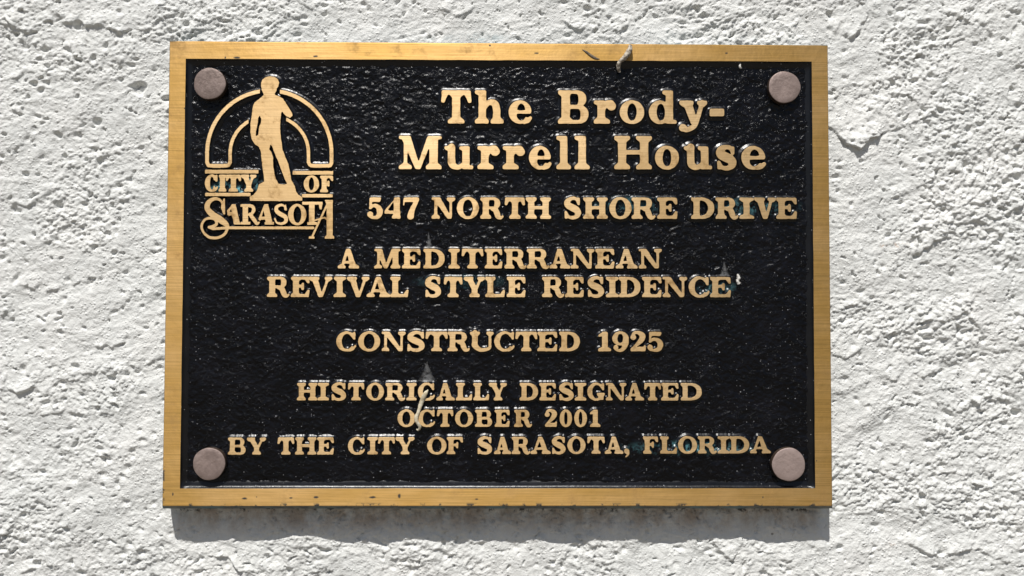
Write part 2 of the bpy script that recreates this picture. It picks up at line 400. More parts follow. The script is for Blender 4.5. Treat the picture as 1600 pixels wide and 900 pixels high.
    behind = sstep(PW / 2 + 0.002, PW / 2 - 0.006, abs(X)) * sstep(PH / 2 + 0.002, PH / 2 - 0.006, abs(Z - ZC))
    h = h * (0.3 + 0.7 * fadeout)
    h = np.where(behind > 0, np.minimum(h, 4.5), h)
    under = sstep(PW / 2 + 0.02, PW / 2 - 0.005, abs(X)) * sstep(ZC - PH / 2 - 0.045, ZC - PH / 2 - 0.015, Z) * sstep(ZC - PH / 2 + 0.02, ZC - PH / 2, Z)
    h = h * (1 - 0.30 * under) + under * (2.3 * fbm(x / 19, z / 60, 151, 4, .6) + 0.5 * fbm(x / 4, z / 5, 153, 2))
    droop = np.clip(h - 1.6 * low, 0, 5) * 0.33 * fadeout            # lumps sag and overhang a little
    Y = -(h - 0.3) * mm; Zd = Z - droop * mm
    # sides and back, so that it is a wall and not a sheet
    def ring(A, f): 
        A = np.pad(A, 2, mode='edge'); return A
    Xp, Yp, Zp = ring(X, 0), ring(Y, 0), ring(Zd, 0)
    Yp[1, :] = Yp[-2, :] = 0.2; Yp[:, 1] = Yp[:, -2] = 0.2; Yp[0, :] = Yp[-1, :] = 0.2; Yp[:, 0] = Yp[:, -1] = 0.2
    for A in (Xp, Yp, Zp):
        pass
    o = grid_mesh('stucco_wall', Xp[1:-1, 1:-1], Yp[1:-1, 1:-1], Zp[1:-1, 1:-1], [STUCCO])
    tag(o, 'rough white painted stucco wall behind the bronze plaque', 'wall')
wall()

# ------------------------------------------------------------------ raised shapes: rasterise, round off, trace, raise
class Shape:
    """Filled outline built from polygons, discs and tapering strokes, then traced."""
    def __init__(s, x0, x1, y0, y1, res=120, pad=0.12):
        s.res = res; s.x0, s.y0 = x0 - pad, y0 - pad
        nx, ny = int((x1 - x0 + 2 * pad) * res) + 2, int((y1 - y0 + 2 * pad) * res) + 2
        s.X, s.Y = np.meshgrid(s.x0 + np.arange(nx) / res, s.y0 + np.arange(ny) / res)
        s.M = np.zeros(s.X.shape, bool)
    def put(s, m, add=True):
        if add: s.M |= m
        else: s.M &= ~m
        return s
    def poly(s, pts, add=True):
        m = np.zeros(s.M.shape, bool); n = len(pts)
        for i in range(n):
            (xa, ya), (xb, yb) = pts[i], pts[(i + 1) % n]
            if ya == yb: continue
            c = ((ya > s.Y) != (yb > s.Y)) & (s.X < (xb - xa) * (s.Y - ya) / (yb - ya) + xa); m ^= c
        return s.put(m, add)
    def rect(s, xa, ya, xb, yb, add=True): return s.put((s.X >= xa) & (s.X <= xb) & (s.Y >= ya) & (s.Y <= yb), add)
    def ell(s, cx, cy, rx, ry, add=True, p=2.0, half=None):
        m = (abs(s.X - cx) / rx) ** p + (abs(s.Y - cy) / ry) ** p <= 1
        if half == 'r': m &= s.X >= cx
        return s.put(m, add)
    def stroke(s, pts, add=True, smooth=True, k=10):
        P = np.array(pts, float)
        if smooth and len(P) > 2:
            Q = np.vstack([2 * P[0] - P[1], P, 2 * P[-1] - P[-2]]); out = []
            for i in range(1, len(Q) - 2):
                for t in np.arange(k) / k:
                    a, b, c, d = Q[i - 1], Q[i], Q[i + 1], Q[i + 2]
                    out.append(0.5 * (2 * b + (c - a) * t + (2 * a - 5 * b + 4 * c - d) * t * t + (3 * b - a - 3 * c + d) * t ** 3))
            out.append(P[-1]); P = np.array(out)
        m = np.zeros(s.M.shape, bool)
        for a, b in zip(P[:-1], P[1:]):
            dx, dy = b[0] - a[0], b[1] - a[1]; L = dx * dx + dy * dy + 1e-12
            t = np.clip(((s.X - a[0]) * dx + (s.Y - a[1]) * dy) / L, 0, 1)
            m |= np.hypot(s.X - a[0] - t * dx, s.Y - a[1] - t * dy) <= a[2] + (b[2] - a[2]) * t
        return s.put(m, add)
    def field(s, sigma, wob, seed):
        A = s.M.astype(float); n = int(3 * sigma) + 1
        k = np.exp(-0.5 * (np.arange(-n, n + 1) / sigma) ** 2); k /= k.sum()
        A = np.apply_along_axis(lambda r: np.convolve(r, k, 'same'), 0, A)
        A = np.apply_along_axis(lambda r: np.convolve(r, k, 'same'), 1, A)
        if wob: A = A + wob * fbm(s.X * 9 + seed * 3.7, s.Y * 9 - seed * 1.3, 5, 2) * (A > 0.02)
        return A
    def loops(s, sigma=3.0, wob=0.10, seed=0, keep=2):
        A = s.field(sigma, wob, seed); A[0, :] = A[-1, :] = 0; A[:, 0] = A[:, -1] = 0
        B = A > 0.5; nxt = {}
        c = B[:-1, :-1].astype(int) + 2 * B[:-1, 1:] + 4 * B[1:, 1:] + 8 * B[1:, :-1]
        TAB = {1: [(3, 0)], 2: [(0, 1)], 3: [(3, 1)], 4: [(1, 2)], 5: [(3, 2), (1, 0)], 6: [(0, 2)], 7: [(3, 2)],
               8: [(2, 3)], 9: [(2, 0)], 10: [(0, 3), (2, 1)], 11: [(2, 1)], 12: [(1, 3)], 13: [(1, 0)], 14: [(0, 3)]}
        def ek(j, i, e):
            return ((j, i, 0), (j, i + 1, 1), (j + 1, i, 0), (j, i, 1))[e]
        for j, i in np.argwhere((c > 0) & (c < 15)):
            for a, b in TAB[int(c[j, i])]: nxt[ek(j, i, a)] = ek(j, i, b)
        def pos(k):
            j, i, v = k
            a = A[j, i]; b = A[j + 1, i] if v else A[j, i + 1]
            t = (0.5 - a) / (b - a) if b != a else 0.5
            return (s.x0 + (i + (0 if v else t)) / s.res, s.y0 + (j + (t if v else 0)) / s.res)
        res = []
        while nxt:
            k0, k = nxt.popitem(); L = [pos(k0)]
            while k != k0 and k in nxt: L.append(pos(k)); k = nxt.pop(k)
            if len(L) < 12: continue
            L = np.array(L)
            for _ in range(2): L = 0.25 * np.roll(L, 1, 0) + 0.5 * L + 0.25 * np.roll(L, -1, 0)
            L = L[::-1][::keep]          # filled side on the left
            res.append(L)
        return res

FIELD = 1.7         # the sunk black field lies this far behind the raised faces (mm)
def raise_shape(name, loops, parent, draft=1.0, bevel=0.07, jit=0.0, mats=None):
    """loops in plaque millimetres -> a raised cast shape with a sloping painted flank"""
    verts, faces, mids = [], [], []; tops = []
    for L in loops:
        area = 0.5 * np.sum(L[:, 0] * np.roll(L[:, 1], -1) - np.roll(L[:, 0], -1) * L[:, 1])
        t = np.roll(L, -2, 0) - np.roll(L, 2, 0); t /= np.linalg.norm(t, axis=1)[:, None] + 1e-9
        nrm = np.stack([t[:, 1], -t[:, 0]], 1)          # to the right of travel
        hole = area < 0
        nb = nrm.copy()
        for _ in range(6): nb = 0.25 * np.roll(nb, 1, 0) + 0.5 * nb + 0.25 * np.roll(nb, -1, 0)
        d = draft * (0.45 if hole else 1.0)
        n = len(L); b0 = len(verts)
        for off, y, N in ((0, -jit, nrm), (bevel, -jit + bevel * 0.9, nrm), (bevel + .16 * d, .75, nb), (bevel + .35 * d, 1.05, nb), (bevel + .60 * d, 1.25, nb), (bevel + 1.25 * d, 1.62, nb), (bevel + 1.65 * d, 1.75, nb), (bevel + 1.95 * d, 2.05, nb)):
            Q = L + off * N
            verts += [(q[0] * mm, y * mm, q[1] * mm) for q in Q]
        for r in range(7):
            for i in range(n):
                k = (i + 1) % n
                faces.append((b0 + r * n + i, b0 + (r + 1) * n + i, b0 + (r + 1) * n + k, b0 + r * n + k)); mids.append(0 if r == 0 else 1)
        tops.append((b0, n, L))
    tri = tessellate_polygon([[Vector((p[0], p[1], 0)) for p in L] for _, _, L in tops])
    idx = [b + i for b, n, _ in tops for i in range(n)]
    for t in tri:
        a, b, c = (idx[i] for i in t)
        va, vb, vc = verts[a], verts[b], verts[c]
        cr = (vb[0] - va[0]) * (vc[2] - va[2]) - (vb[2] - va[2]) * (vc[0] - va[0])
        if abs(cr) < 1e-14: continue
        faces.append((a, b, c) if cr > 0 else (a, c, b)); mids.append(2)
    o = mesh_obj(name, verts, faces, mats or [BR_LETTER, FLANK, BR_LETTER], parent, mids, smooth=True)
    me = o.data
    sm = np.array([k == 1 for k in mids]); me.polygons.foreach_set('use_smooth', sm)
    return o

# ------------------------------------------------------------------ letter shapes (cap height 1, baseline 0)
def slab(g, xa, xb, y, st0, st1, th, up=True):      # bracketed slab serif under (or over) a stem that spans st0..st1
    b = th * 0.75
    if up: g.poly([(xa, y), (xb, y), (xb, y + th * .85), (st1, y + th * .85 + b), (st0, y + th * .85 + b), (xa, y + th * .85)])
    else: g.poly([(xa, y), (xb, y), (xb, y - th * .85), (st1, y - th * .85 - b), (st0, y - th * .85 - b), (xa, y - th * .85)])
def stem(g, x0, x1, ya, yb, th, bot=None, top=None):
    g.rect(x0, ya, x1, yb)
    if bot: slab(g, bot[0], bot[1], ya, x0, x1, th, True)
    if top: slab(g, top[0], top[1], yb, x0, x1, th, False)

def glyph(ch, w, st, th):
    g = Shape(0, w, -0.32, 1.04)
    o = min(0.115, w * 0.12); xh = 0.69
    if ch == 'I': stem(g, w / 2 - st / 2, w / 2 + st / 2, 0, 1, th, (0, w), (0, w))
    elif ch == 'H':
        stem(g, o, o + st, 0, 1, th, (0, 2 * o + st), (0, 2 * o + st)); stem(g, w - o - st, w - o, 0, 1, th, (w - 2 * o - st, w), (w - 2 * o - st, w))
        g.rect(o, .45, w - o, .45 + th * 1.05)
    elif ch in 'EFL':
        stem(g, o, o + st, 0, 1, th, (0, 2 * o + st), (0, 2 * o + st))
        if ch != 'L':
            g.rect(o, 1 - th, w - .03, 1); g.poly([(w - .03, 1), (w - .01, .68), (w - .01 - th * .75, .68), (w - .08 - th * 1.9, 1)])
            mx = w * .68; g.rect(o, .47, mx, .47 + th * .95); g.poly([(mx - th * .6, .34), (mx + th * .15, .34), (mx + th * .15, .70), (mx - th * .6, .70), (mx - th * 1.2, .53)])
        if ch != 'F':
            g.rect(o, 0, w - .03, th); g.poly([(w - .04, 0), (w, .36), (w - th * .75, .36), (w - .10 - th * 1.8, 0)])
    elif ch == 'T':
        stem(g, w / 2 - st / 2, w / 2 + st / 2, 0, 1, th, (w / 2 - st / 2 - o * 1.15, w / 2 + st / 2 + o * 1.15))
        g.rect(.02, 1 - th, w - .02, 1)
        for s_ in (0, 1):
            f = (lambda x: x) if not s_ else (lambda x: w - x)
            g.poly([(f(.03), 1), (f(0), .64), (f(th * .8), .62), (f(th * 1.25), .76), (f(th * 2.1), 1 - th * .7)])
        b = th * .9; g.poly([(w / 2 - st / 2 - b, 1 - th), (w / 2 + st / 2 + b, 1 - th), (w / 2 + st / 2, 1 - th - b), (w / 2 - st / 2, 1 - th - b)])
    elif ch == 'N':
        a = .15; g.rect(a - th * .1, 0, a + th * .9, 1); slab(g, 0, 2 * a + th * .7, 0, a, a + th * .9, th); 
        g.rect(w - a - th * .9, 0.05, w - a, 1); slab(g, w - 2 * a - th * .7, w, 1, w - a - th * .9, w - a, th, False)
        g.poly([(.05, 1), (.05 + st * 1.25, 1), (w - a, 0), (w - a - th * 1.6, 0)]); g.rect(0, 1 - th * .85, .2, 1)
    elif ch == 'M':
        a = .15; g.rect(a, 0, a + th * .9, 1); slab(g, 0, 2 * a + th * .8, 0, a, a + th * .9, th)
        xr = w - o - st; stem(g, xr, xr + st, 0, 1, th, (xr - o, w)); g.rect(xr + st - .05, 1 - th * .85, w, 1)
        xm = (a + xr) / 2 + .05; g.poly([(.05, 1), (.05 + st * 1.2, 1), (xm + th * .6, 0), (xm - th * .7, 0)]); g.rect(0, 1 - th * .85, .2, 1)
        g.poly([(xm - th * .6, 0), (xm + th * .5, 0), (xr + st * .5, 1), (xr - th * .5, 1)]); g.rect(xr - th * .4, 1 - th * 2, xr + st, 1)
    elif ch == 'A':
        ax = w * .49; R = w - .11
        g.poly([(ax - st * .42, 1), (ax + st * .38, 1), (R, 0), (R - st * 1.12, 0)])
        g.poly([(ax - st * .42, 1), (ax + th * .3, 1), (.12 + th * 1.05, 0), (.12 + th * .05, 0)])
        g.rect(w * .25, .25, w * .7, .25 + th * .9)
        slab(g, 0, .25 + th * 1.1, 0, .13, .13 + th, th); slab(g, R - st * 1.12 - .10, w, 0, R - st * 1.05, R - .03, th)
    elif ch == 'V':
        bx = w * .51
        g.poly([(.10, 1), (.10 + st * 1.12, 1), (bx + st * .36, 0), (bx - st * .36, 0)])
        g.poly([(w - .12 - th * 1.05, 1), (w - .12, 1), (bx + st * .36, 0), (bx - th * .2, 0)])
        slab(g, 0, .2 + st * 1.12, 1, .13, .08 + st * 1.1, th, False); slab(g, w - .25 - th * 1.05, w, 1, w - .12 - th, w - .13, th, False)
    elif ch == 'Y':
        c = w * .51; stem(g, c - st / 2, c + st / 2, 0, .45, th, (c - st / 2 - o, c + st / 2 + o))
        g.poly([(.07, 1), (.07 + st * 1.1, 1), (c + st / 2, .40), (c - st / 2, .40)])
        g.poly([(w - .12 - th * 1.1, 1), (w - .12, 1), (c + st / 2, .40), (c + st * .05, .40)])
        slab(g, 0, .16 + st * 1.1, 1, .1, .06 + st * 1.08, th, False); slab(g, w - .25 - th * 1.05, w, 1, w - .13 - th, w - .13, th, False)
    elif ch == 'D':
        r = min(w * .56, w - o - st * .5); xc = w - r
        g.rect(o, 0, xc, 1); g.ell(xc, .5, r, .5, half='r', p=2.2)
        g.rect(o + st, th, xc, 1 - th, False); g.ell(xc - .001, .5, r - st * 1.02, .5 - th, False, p=2.0, half='r')
        slab(g, 0, o + st + .02, 0, o, o + st, th); slab(g, 0, o + st + .02, 1, o, o + st, th, False)
    elif ch in 'RB':
        e = w * (.86 if ch == 'R' else .93); ym = .46 if ch == 'R' else .50; cy = (1 + ym) / 2; ry = (1 - ym) / 2
        r = ry * 1.15; xc = e - r
        g.rect(o + st * .5, ym, xc, 1); g.ell(xc, cy, r, ry, half='r', p=2.2)
        if ch == 'B':
            rb = .56 / 2; rr = rb * 1.1; xb = w - rr; g.rect(o + st * .5, 0, xb, .56); g.ell(xb, rb, rr, rb, half='r', p=2.2)
            tb = th * .85; g.rect(o + st, tb, xb, .54 - tb * .95, False); g.ell(xb - .001, (.54 - tb * .95 + tb) / 2, max(rr - st * .95, .05), (.54 - tb * .95 - tb) / 2, False, half='r')
        th2 = th * .85
        g.rect(o + st, ym + th2 * (.95 if ch == 'R' else .6), xc, 1 - th2, False); y0_, y1_ = ym + th2 * (.95 if ch == 'R' else .6), 1 - th2
        g.ell(xc - .001, (y0_ + y1_) / 2, max(r - st * .95, .05), (y1_ - y0_) / 2, False, half='r')
        stem(g, o, o + st, 0, 1, th, (0, 2 * o + st), (0, o + st + .03))
        if ch == 'R':
            g.stroke([(w * .50, .46, th * .55), (w * .66, .40, st * .42), (w * .73, .22, st * .47), (w * .80, .07, st * .36), (w * .91, .045, th * .42), (w * .97, .12, th * .36)])
    elif ch in 'O0':
        g.ell(w / 2, .5, w / 2, .52); s_ = st * (1.0 if ch == 'O' else .92); g.ell(w / 2, .5, max(w / 2 - s_, .07), .52 - th * .88, False)
    elif ch in 'CG':
        R = w * .97
        g.ell(w * .52, .5, w * .52, .52); g.ell(w * .55, .5, w * .55 - st * 1.0, .52 - th * .9, False)
        g.poly([(w * .62, .5), (w * .80, .80), (w * 1.3, .84), (w * 1.3, .21), (w * .86, .17)], False)
        g.poly([(R, 1.0), (R, .60), (R - th * .75, .60), (R - th * 1.5, .76), (R - th * 2.4, .90), (R - th * 1.0, .94), (R - th * .75, 1.0)])
        if ch == 'C': g.stroke([(w * .70, .055, th * .55), (w * .86, .13, th * .5), (w * .97, .27, th * .36)])
        else:
            gx = w - .07 - st; stem(g, gx, gx + st, .03, .42, th, None, (gx - .09, w)); g.stroke([(w * .6, .04, th * .5), (gx + st * .4, .14, th * .7)])
    elif ch in 'Ss':
        H = 1 if ch == 'S' else xh; t2 = th * .55; s2 = st * .56; y = lambda v: v * H
        g.stroke([(w * .84, y(.80), t2 * .8), (w * .68, y(.945), t2), (w * .42, y(.955), t2 * 1.1), (w * .20, y(.82), s2 * .8), (w * .20, y(.66), s2 * .92), (w * .45, y(.54), s2 * 1.02), (w * .72, y(.42), s2 * .98),
                  (w * .82, y(.24), s2 * .85), (w * .66, y(.07), t2 * 1.2), (w * .40, y(.045), t2), (w * .22, y(.12), t2), (w * .13, y(.26), t2 * .8)])
        g.poly([(w * .92, y(1.0)), (w * .92, y(.64)), (w * .92 - th * .7, y(.64)), (w * .80 - th * .7, y(.88)), (w * .92 - th * .7, y(1))])
        g.poly([(w * .03, 0), (w * .03, y(.36)), (w * .03 + th * .75, y(.36)), (w * .16 + th * .75, y(.10)), (w * .03 + th * .75, 0)])
    elif ch == 'U':
        a = o; b = w - .13 - th
        g.stroke([(a + st / 2, .95, st / 2), (a + st / 2, .5, st / 2), (a + st / 2, .30, st / 2), (w * .40, .09, st * .40), (w * .58, .06, th * .6), (b + th * .2, .15, th * .55), (b + th / 2, .35, th * .5), (b + th / 2, .95, th * .5)])
        slab(g, 0, 2 * a + st, 1, a, a + st, th, False); slab(g, b - .12, w, 1, b, b + th, th, False)
    elif ch == '1':
        c = w * .53; stem(g, c - st / 2, c + st / 2, 0, 1, th, (w * .04, w)); g.poly([(c, 1), (c - st * .3, 1), (w * .04, .84), (w * .04, .74), (c, .80)])
    elif ch == '2':
        s2 = st * .5
        g.ell(w * .20, .72, st * .52, st * .48)
        g.stroke([(w * .12, .76, th * .5), (w * .24, .93, th * .55), (w * .52, .965, th * .6), (w * .76, .84, s2), (w * .76, .66, s2), (w * .55, .44, s2 * .72), (w * .28, .24, th * .5), (w * .10, .09, th * .5)])
        g.poly([(w * .04, 0), (w * .96, 0), (w, .30), (w - th * .6, .30), (w * .82, .21), (w * .3, .22), (w * .06, .10)])
    elif ch == '4':
        sx = w * .58; g.rect(sx, 0, sx + st, 1); slab(g, sx - o * .9, min(w, sx + st + o * .9), 0, sx, sx + st, th)
        g.poly([(sx + st, 1), (sx + st * .35, 1), (0, .37), (0, .24), (th * 1.0, .27), (sx + st, .90)]); g.rect(0.01, .23, w, .23 + th * 1.05); g.poly([(sx, .83), (sx, .40), (w * .2, .40)], False)
    elif ch == '5':
        s2 = st * .5
        g.poly([(w * .14, 1), (w * .88, 1.0), (w * .80, .79), (w * .14, .80)]); g.rect(w * .13, .46, w * .13 + th * .85, .98)
        g.stroke([(w * .17, .50, th * .45), (w * .42, .62, th * .55), (w * .70, .53, s2 * .8), (w * .80, .32, s2), (w * .68, .10, s2 * .75), (w * .42, .04, th * .5), (w * .17, .10, th * .5)])
        g.ell(w * .18, .20, st * .50, st * .46)
    elif ch == '7':
        g.poly([(w * .05, 1), (w, 1), (w, .92), (w * .86, .79), (w * .1, .79), (w * .08, .60), (0, .60)])
        g.stroke([(w * .92, .90, th * .55), (w * .68, .58, th * .8), (w * .53, .30, st * .46), (w * .48, .11, st * .54)])
    elif ch == '9':
        s2 = st * .5
        g.ell(w * .5, .66, w * .5, .36); g.ell(w * .49, .66, max(w * .5 - st * .95, .07), .36 - th * .85, False)
        g.stroke([(w - st * .5, .62, s2), (w - st * .56, .40, s2), (w * .68, .14, s2 * .75), (w * .45, .03, th * .5), (w * .20, .09, th * .45)]); g.ell(w * .22, .19, st * .46, st * .42)
    elif ch == ',':
        g.ell(w * .45, .14, w * .42, .15); g.stroke([(w * .66, .12, w * .2), (w * .66, -.04, w * .17), (w * .30, -.19, w * .10)])
    elif ch == '-': g.rect(.0, .22, w, .445)
    elif ch == 'h':
        stem(g, .11, .11 + st * .9, 0, 1, th, (0, .19 + st * .9)); g.poly([(0, 1), (.11 + st * .5, 1), (.11 + st * .5, .84), (.10, .86), (0, .90)])
        r = w - .10 - st * .9; g.stroke([(.11 + st * .7, .46, th * .5), (w * .48, .63, th * .62), (r + st * .2, .60, st * .42), (r + st * .45, .40, st * .45), (r + st * .45, .14, st * .45)])
        g.rect(r, 0, r + st * .9, .3); slab(g, r - .07, w, 0, r, r + st * .9, th)
    elif ch == 'e':
        g.ell(w * .5, .345, w * .5, .355); g.ell(w * .55, .345, w * .55 - st * .98, .355 - th * .85, False)
        g.poly([(w * .45, .345), (w * 1.2, .345), (w * 1.2, .17), (w * .90, .155), (w * .70, .21)], False)
        g.rect(w * .2, .30, w * .985, .30 + th * .85); g.rect(w * .6, .20, w * 1.1, .30, False); g.ell(w * .55, .25, w * .55 - st * .98, .355 - th * .85 - .09, False)
        g.rect(w * .2, .295, w * .985, .30 + th * .80); g.stroke([(w * .68, .04, th * .5), (w * .85, .08, th * .5), (w * .96, .17, th * .42)])
    elif ch == 'o': g.ell(w / 2, .345, w / 2, .36); g.ell(w / 2, .345, w / 2 - st * .93, .36 - th * .8, False)
    elif ch == 'r':
        stem(g, .11, .11 + st * .9, 0, xh, th, (0, .26 + st * .9)); g.poly([(0, xh), (.11 + st * .9, xh), (.11 + st * .5, .52), (.10, .56), (0, .60)])
        g.stroke([(.11 + st * .7, .42, th * .45), (w * .58, .60, th * .7), (w * .78, .61, th * .85)]); g.ell(w - st * .56, .53, st * .56, st * .54)
    elif ch == 'l':
        c = w * .52; stem(g, c - st * .45, c + st * .45, 0, 1, th, (0.02, w)); g.poly([(.02, 1), (c, 1), (c, .84), (c - st * .5, .86), (.02, .90)])
    elif ch == 'd':
        r = w - .11 - st * .9; g.ell(w * .40, .34, w * .40, .355); g.ell(w * .43, .34, w * .43 - st * .95, .355 - th * .8, False)
        g.rect(r + st * .5, .0, w, .72, False); stem(g, r, r + st * .9, 0, 1, th); g.rect(r + st * .4, 0, w, th * .9); g.poly([(r - .10, 1), (r + st * .5, 1), (r + st * .5, .84), (r, .86), (r - .10, .90)])
    elif ch == 'u':
        a = .10; r = w - .11 - st * .9
        g.stroke([(a + st * .45, xh - .03, st * .45), (a + st * .45, .3, st * .45), (a + st * .55, .14, st * .44), (w * .45, .05, th * .62), (r, .12, th * .5), (r + st * .3, .22, th * .5)])
        g.poly([(0, xh), (a + st * .9, xh), (a + st * .9, .50), (a, .56), (0, .60)]); stem(g, r, r + st * .9, 0, xh, th); g.poly([(r - .09, xh), (r + st * .5, xh), (r + st * .5, .52), (r, .56), (r - .09, .60)]); g.rect(r + st * .4, 0, w, th * .9)
    elif ch == 'y':
        bx = w * .54
        g.poly([(.08, xh), (.08 + st * 1.1, xh), (bx + st * .45, .02), (bx - st * .40, -.02)])
        g.stroke([(w - .14, xh - .03, th * .5), (bx + st * .15, .0, th * .62), (w * .40, -.15, th * .62), (w * .22, -.20, th * .55)]); g.ell(w * .13, -.135, st * .50, st * .46)
        slab(g, 0, .17 + st * 1.05, xh, .10, .06 + st, th, False); slab(g, w - .30, w, xh, w - .18, w - .10, th, False)
    return g

# ------------------------------------------------------------------ the plaque
plaque = empty('plaque', (0, -T, ZC))
tag(plaque, 'rectangular bronze plaque with raised lettering on black, bolted to the white wall', 'plaque')

# border frame -------------------------------------------------------
IN = [fm(290.5, 92), fm(1268, 96.5), fm(1273.5, 762.5), fm(281.5, 763)]
hw, hh = PW / 2 / mm, PH / 2 / mm
def quad_loop(Q, y, jit, seed, off=0.0, nseg=(90, 64, 90, 64)):
    """closed loop along four corners (tl, tr, br, bl), pushed outward by off millimetres"""
    pts = []; C = np.array(Q, float); cen = C.mean(0)
    E = C.copy(); E[:, 0] += np.sign(C[:, 0] - cen[0]) * off; E[:, 1] += np.sign(C[:, 1] - cen[1]) * off
    k = 0
    for i in range(4):
        a, b = E[i], E[(i + 1) % 4]; d = (b - a) / np.linalg.norm(b - a); nrm = np.array([-d[1], d[0]])
        for j in range(nseg[i]):
            t = j / nseg[i]; p = a + (b - a) * t
            f = math.sin(math.pi * t) ** 0.3 if 0 < t < 1 else 0
            s = np.array([k * 0.37]); jx = float(fbm(s, s * 0 + seed * 5.3, seed, 3)[0]) * jit * f
            p = p + nrm * jx; pts.append((p[0] * mm, y * mm, p[1] * mm)); k += 1
    return pts
OUT = [(-hw, hh), (hw, hh), (hw, -hh), (-hw, -hh)]
OUTB = [(-hw - .5, hh + .8), (hw + .6, hh + .8), (hw + .8, -hh - 1.7), (-hw - .5, -hh - 1.7)]
bands = [(OUTB, T / mm - 0.2, .10, 1, .25), (OUTB, 2.2, .10, 2, 0), (OUT, .55, .10, 3, .05), (OUT, .08, .06, 3, -.22), (OUT, 0, .06, 3, -.40),
         (IN, 0, .16, 5, .12), (IN, .12, .16, 5, 0), (IN, .65, .16, 6, -.30), (IN, 1.1, .2, 7, -.75), (IN, 1.42, .25, 7, -1.5), (IN, 1.58, .3, 8, -2.5), (IN, FIELD + .5, .3, 8, -3.6)]
verts, faces, mids = [], [], []
for q in bands: verts += quad_loop(q[0], q[1], q[2], q[3], q[4])
n = len(verts) // len(bands)
for r in range(len(bands) - 1):
    for i in range(n):
        k = (i + 1) % n
        faces.append((r * n + i, r * n + k, (r + 1) * n + k, (r + 1) * n + i)); mids.append(1 if r < 2 else 0 if r < 5 else 2)
frame = mesh_obj('border_frame', verts, faces, [BR_FRAME, EDGE, FLANK], plaque, mids)
frame.data.polygons.foreach_set('use_smooth', np.array([(k // n) not in (4,) for k in range(len(faces))]))

# sunk field with the pebbled casting texture; solid backing behind it
def field():
    x0, x1, z0, z1 = -hw + 7.6, hw - 7.6, -hh + 8.0, hh - 7.6
    xs = np.arange(x0, x1 + .3, .52); zs = np.arange(z0, z1 + .3, .52); X, Z = np.meshgrid(xs, zs)
    wx = X + 1.5 * fbm(X / 6, Z / 6, 4, 2); wz = Z + 1.5 * fbm(X / 6, Z / 6, 8, 2)
    c, q = math.cos(-0.5), math.sin(-0.5); tx, tz = wx * c + wz * q, -wx * q + wz * c
    h = 0.34 * fbm(wx / 5.0, wz / 4.0, 12, 3, .6) + 0.28 * (1 - 2 * abs(fbm(tx / 3.6, tz / 2.2, 13, 2))) + 0.10 * fbm(wx / 1.4, wz / 1.2, 14, 2)
    f1, r1 = worley(wx / 2.3, wz / 2.0, 17); h += 0.24 * np.clip(1 - 1.3 * f1, 0, 1) * (r1 > .55)
    Y = FIELD + .36 - h
    for A in ((0, slice(None)), (-1, slice(None)), (slice(None), 0), (slice(None), -1)): Y[A] = FIELD + .45
    Xp, Yp, Zp = np.pad(X, 1, mode='edge'), np.pad(Y, 1, mode='edge'), np.pad(Z, 1, mode='edge')
    Yp[0, :] = Yp[-1, :] = T / mm - .5; Yp[:, 0] = Yp[:, -1] = T / mm - .5
    grid_mesh('backing_plate', Xp * mm, Yp * mm, Zp * mm, [BLACK], plaque)
field()

# bolts ---------------------------------------------------------------
def bolt_mesh():
    prof = [(8.7, .9), (8.75, -.7), (8.75, -3.05), (8.62, -3.30), (8.35, -3.42), (6.0, -3.46), (3.0, -3.48)]     # radius, y about the field plane
    n = 72; v = []; f = []
    for k, (r, y) in enumerate(prof):
        for i in range(n):
            a = 2 * math.pi * i / n
            rr = r * (1 + (0.012 * math.sin(a * 3 + 1) + .006 * math.sin(a * 7)) * (1 if k < 6 else .3))
            v.append((rr * math.cos(a) * mm, y * mm, rr * math.sin(a) * mm))
    v.append((0, -3.49 * mm, 0))
    for k in range(len(prof) - 1):
        for i in range(n): j = (i + 1) % n; f.append((k * n + i, k * n + j, (k + 1) * n + j, (k + 1) * n + i))
    b = (len(prof) - 1) * n
    for i in range(n): f.append((b + i, b + (i + 1) % n, len(v) - 1))
    return v, f
bv, bf = bolt_mesh(); proto = None
for (u, v, r_px, ang, pale) in ((327.5, 130.5, 24.3, .3, .10), (1226, 136, 24.6, 2.1, .35), (326.5, 725, 24.2, 3.9, .30), (1232.5, 726, 25.2, 5.2, .75)):
    x, z = fm(u, v, FIELD - 3.4)
    if proto is None: o = proto = mesh_obj('bolt', bv, bf, [BOLT], plaque)
    else: o = proto.copy(); COL.objects.link(o); o.parent = plaque
    o.location = (x * mm, FIELD * mm, z * mm); o.rotation_euler = (0, ang, 0)
    k = r_px / 24.9; o.scale = (k, 1, k); o.color = (1, 1, 1, pale)      # how far its paint has paled

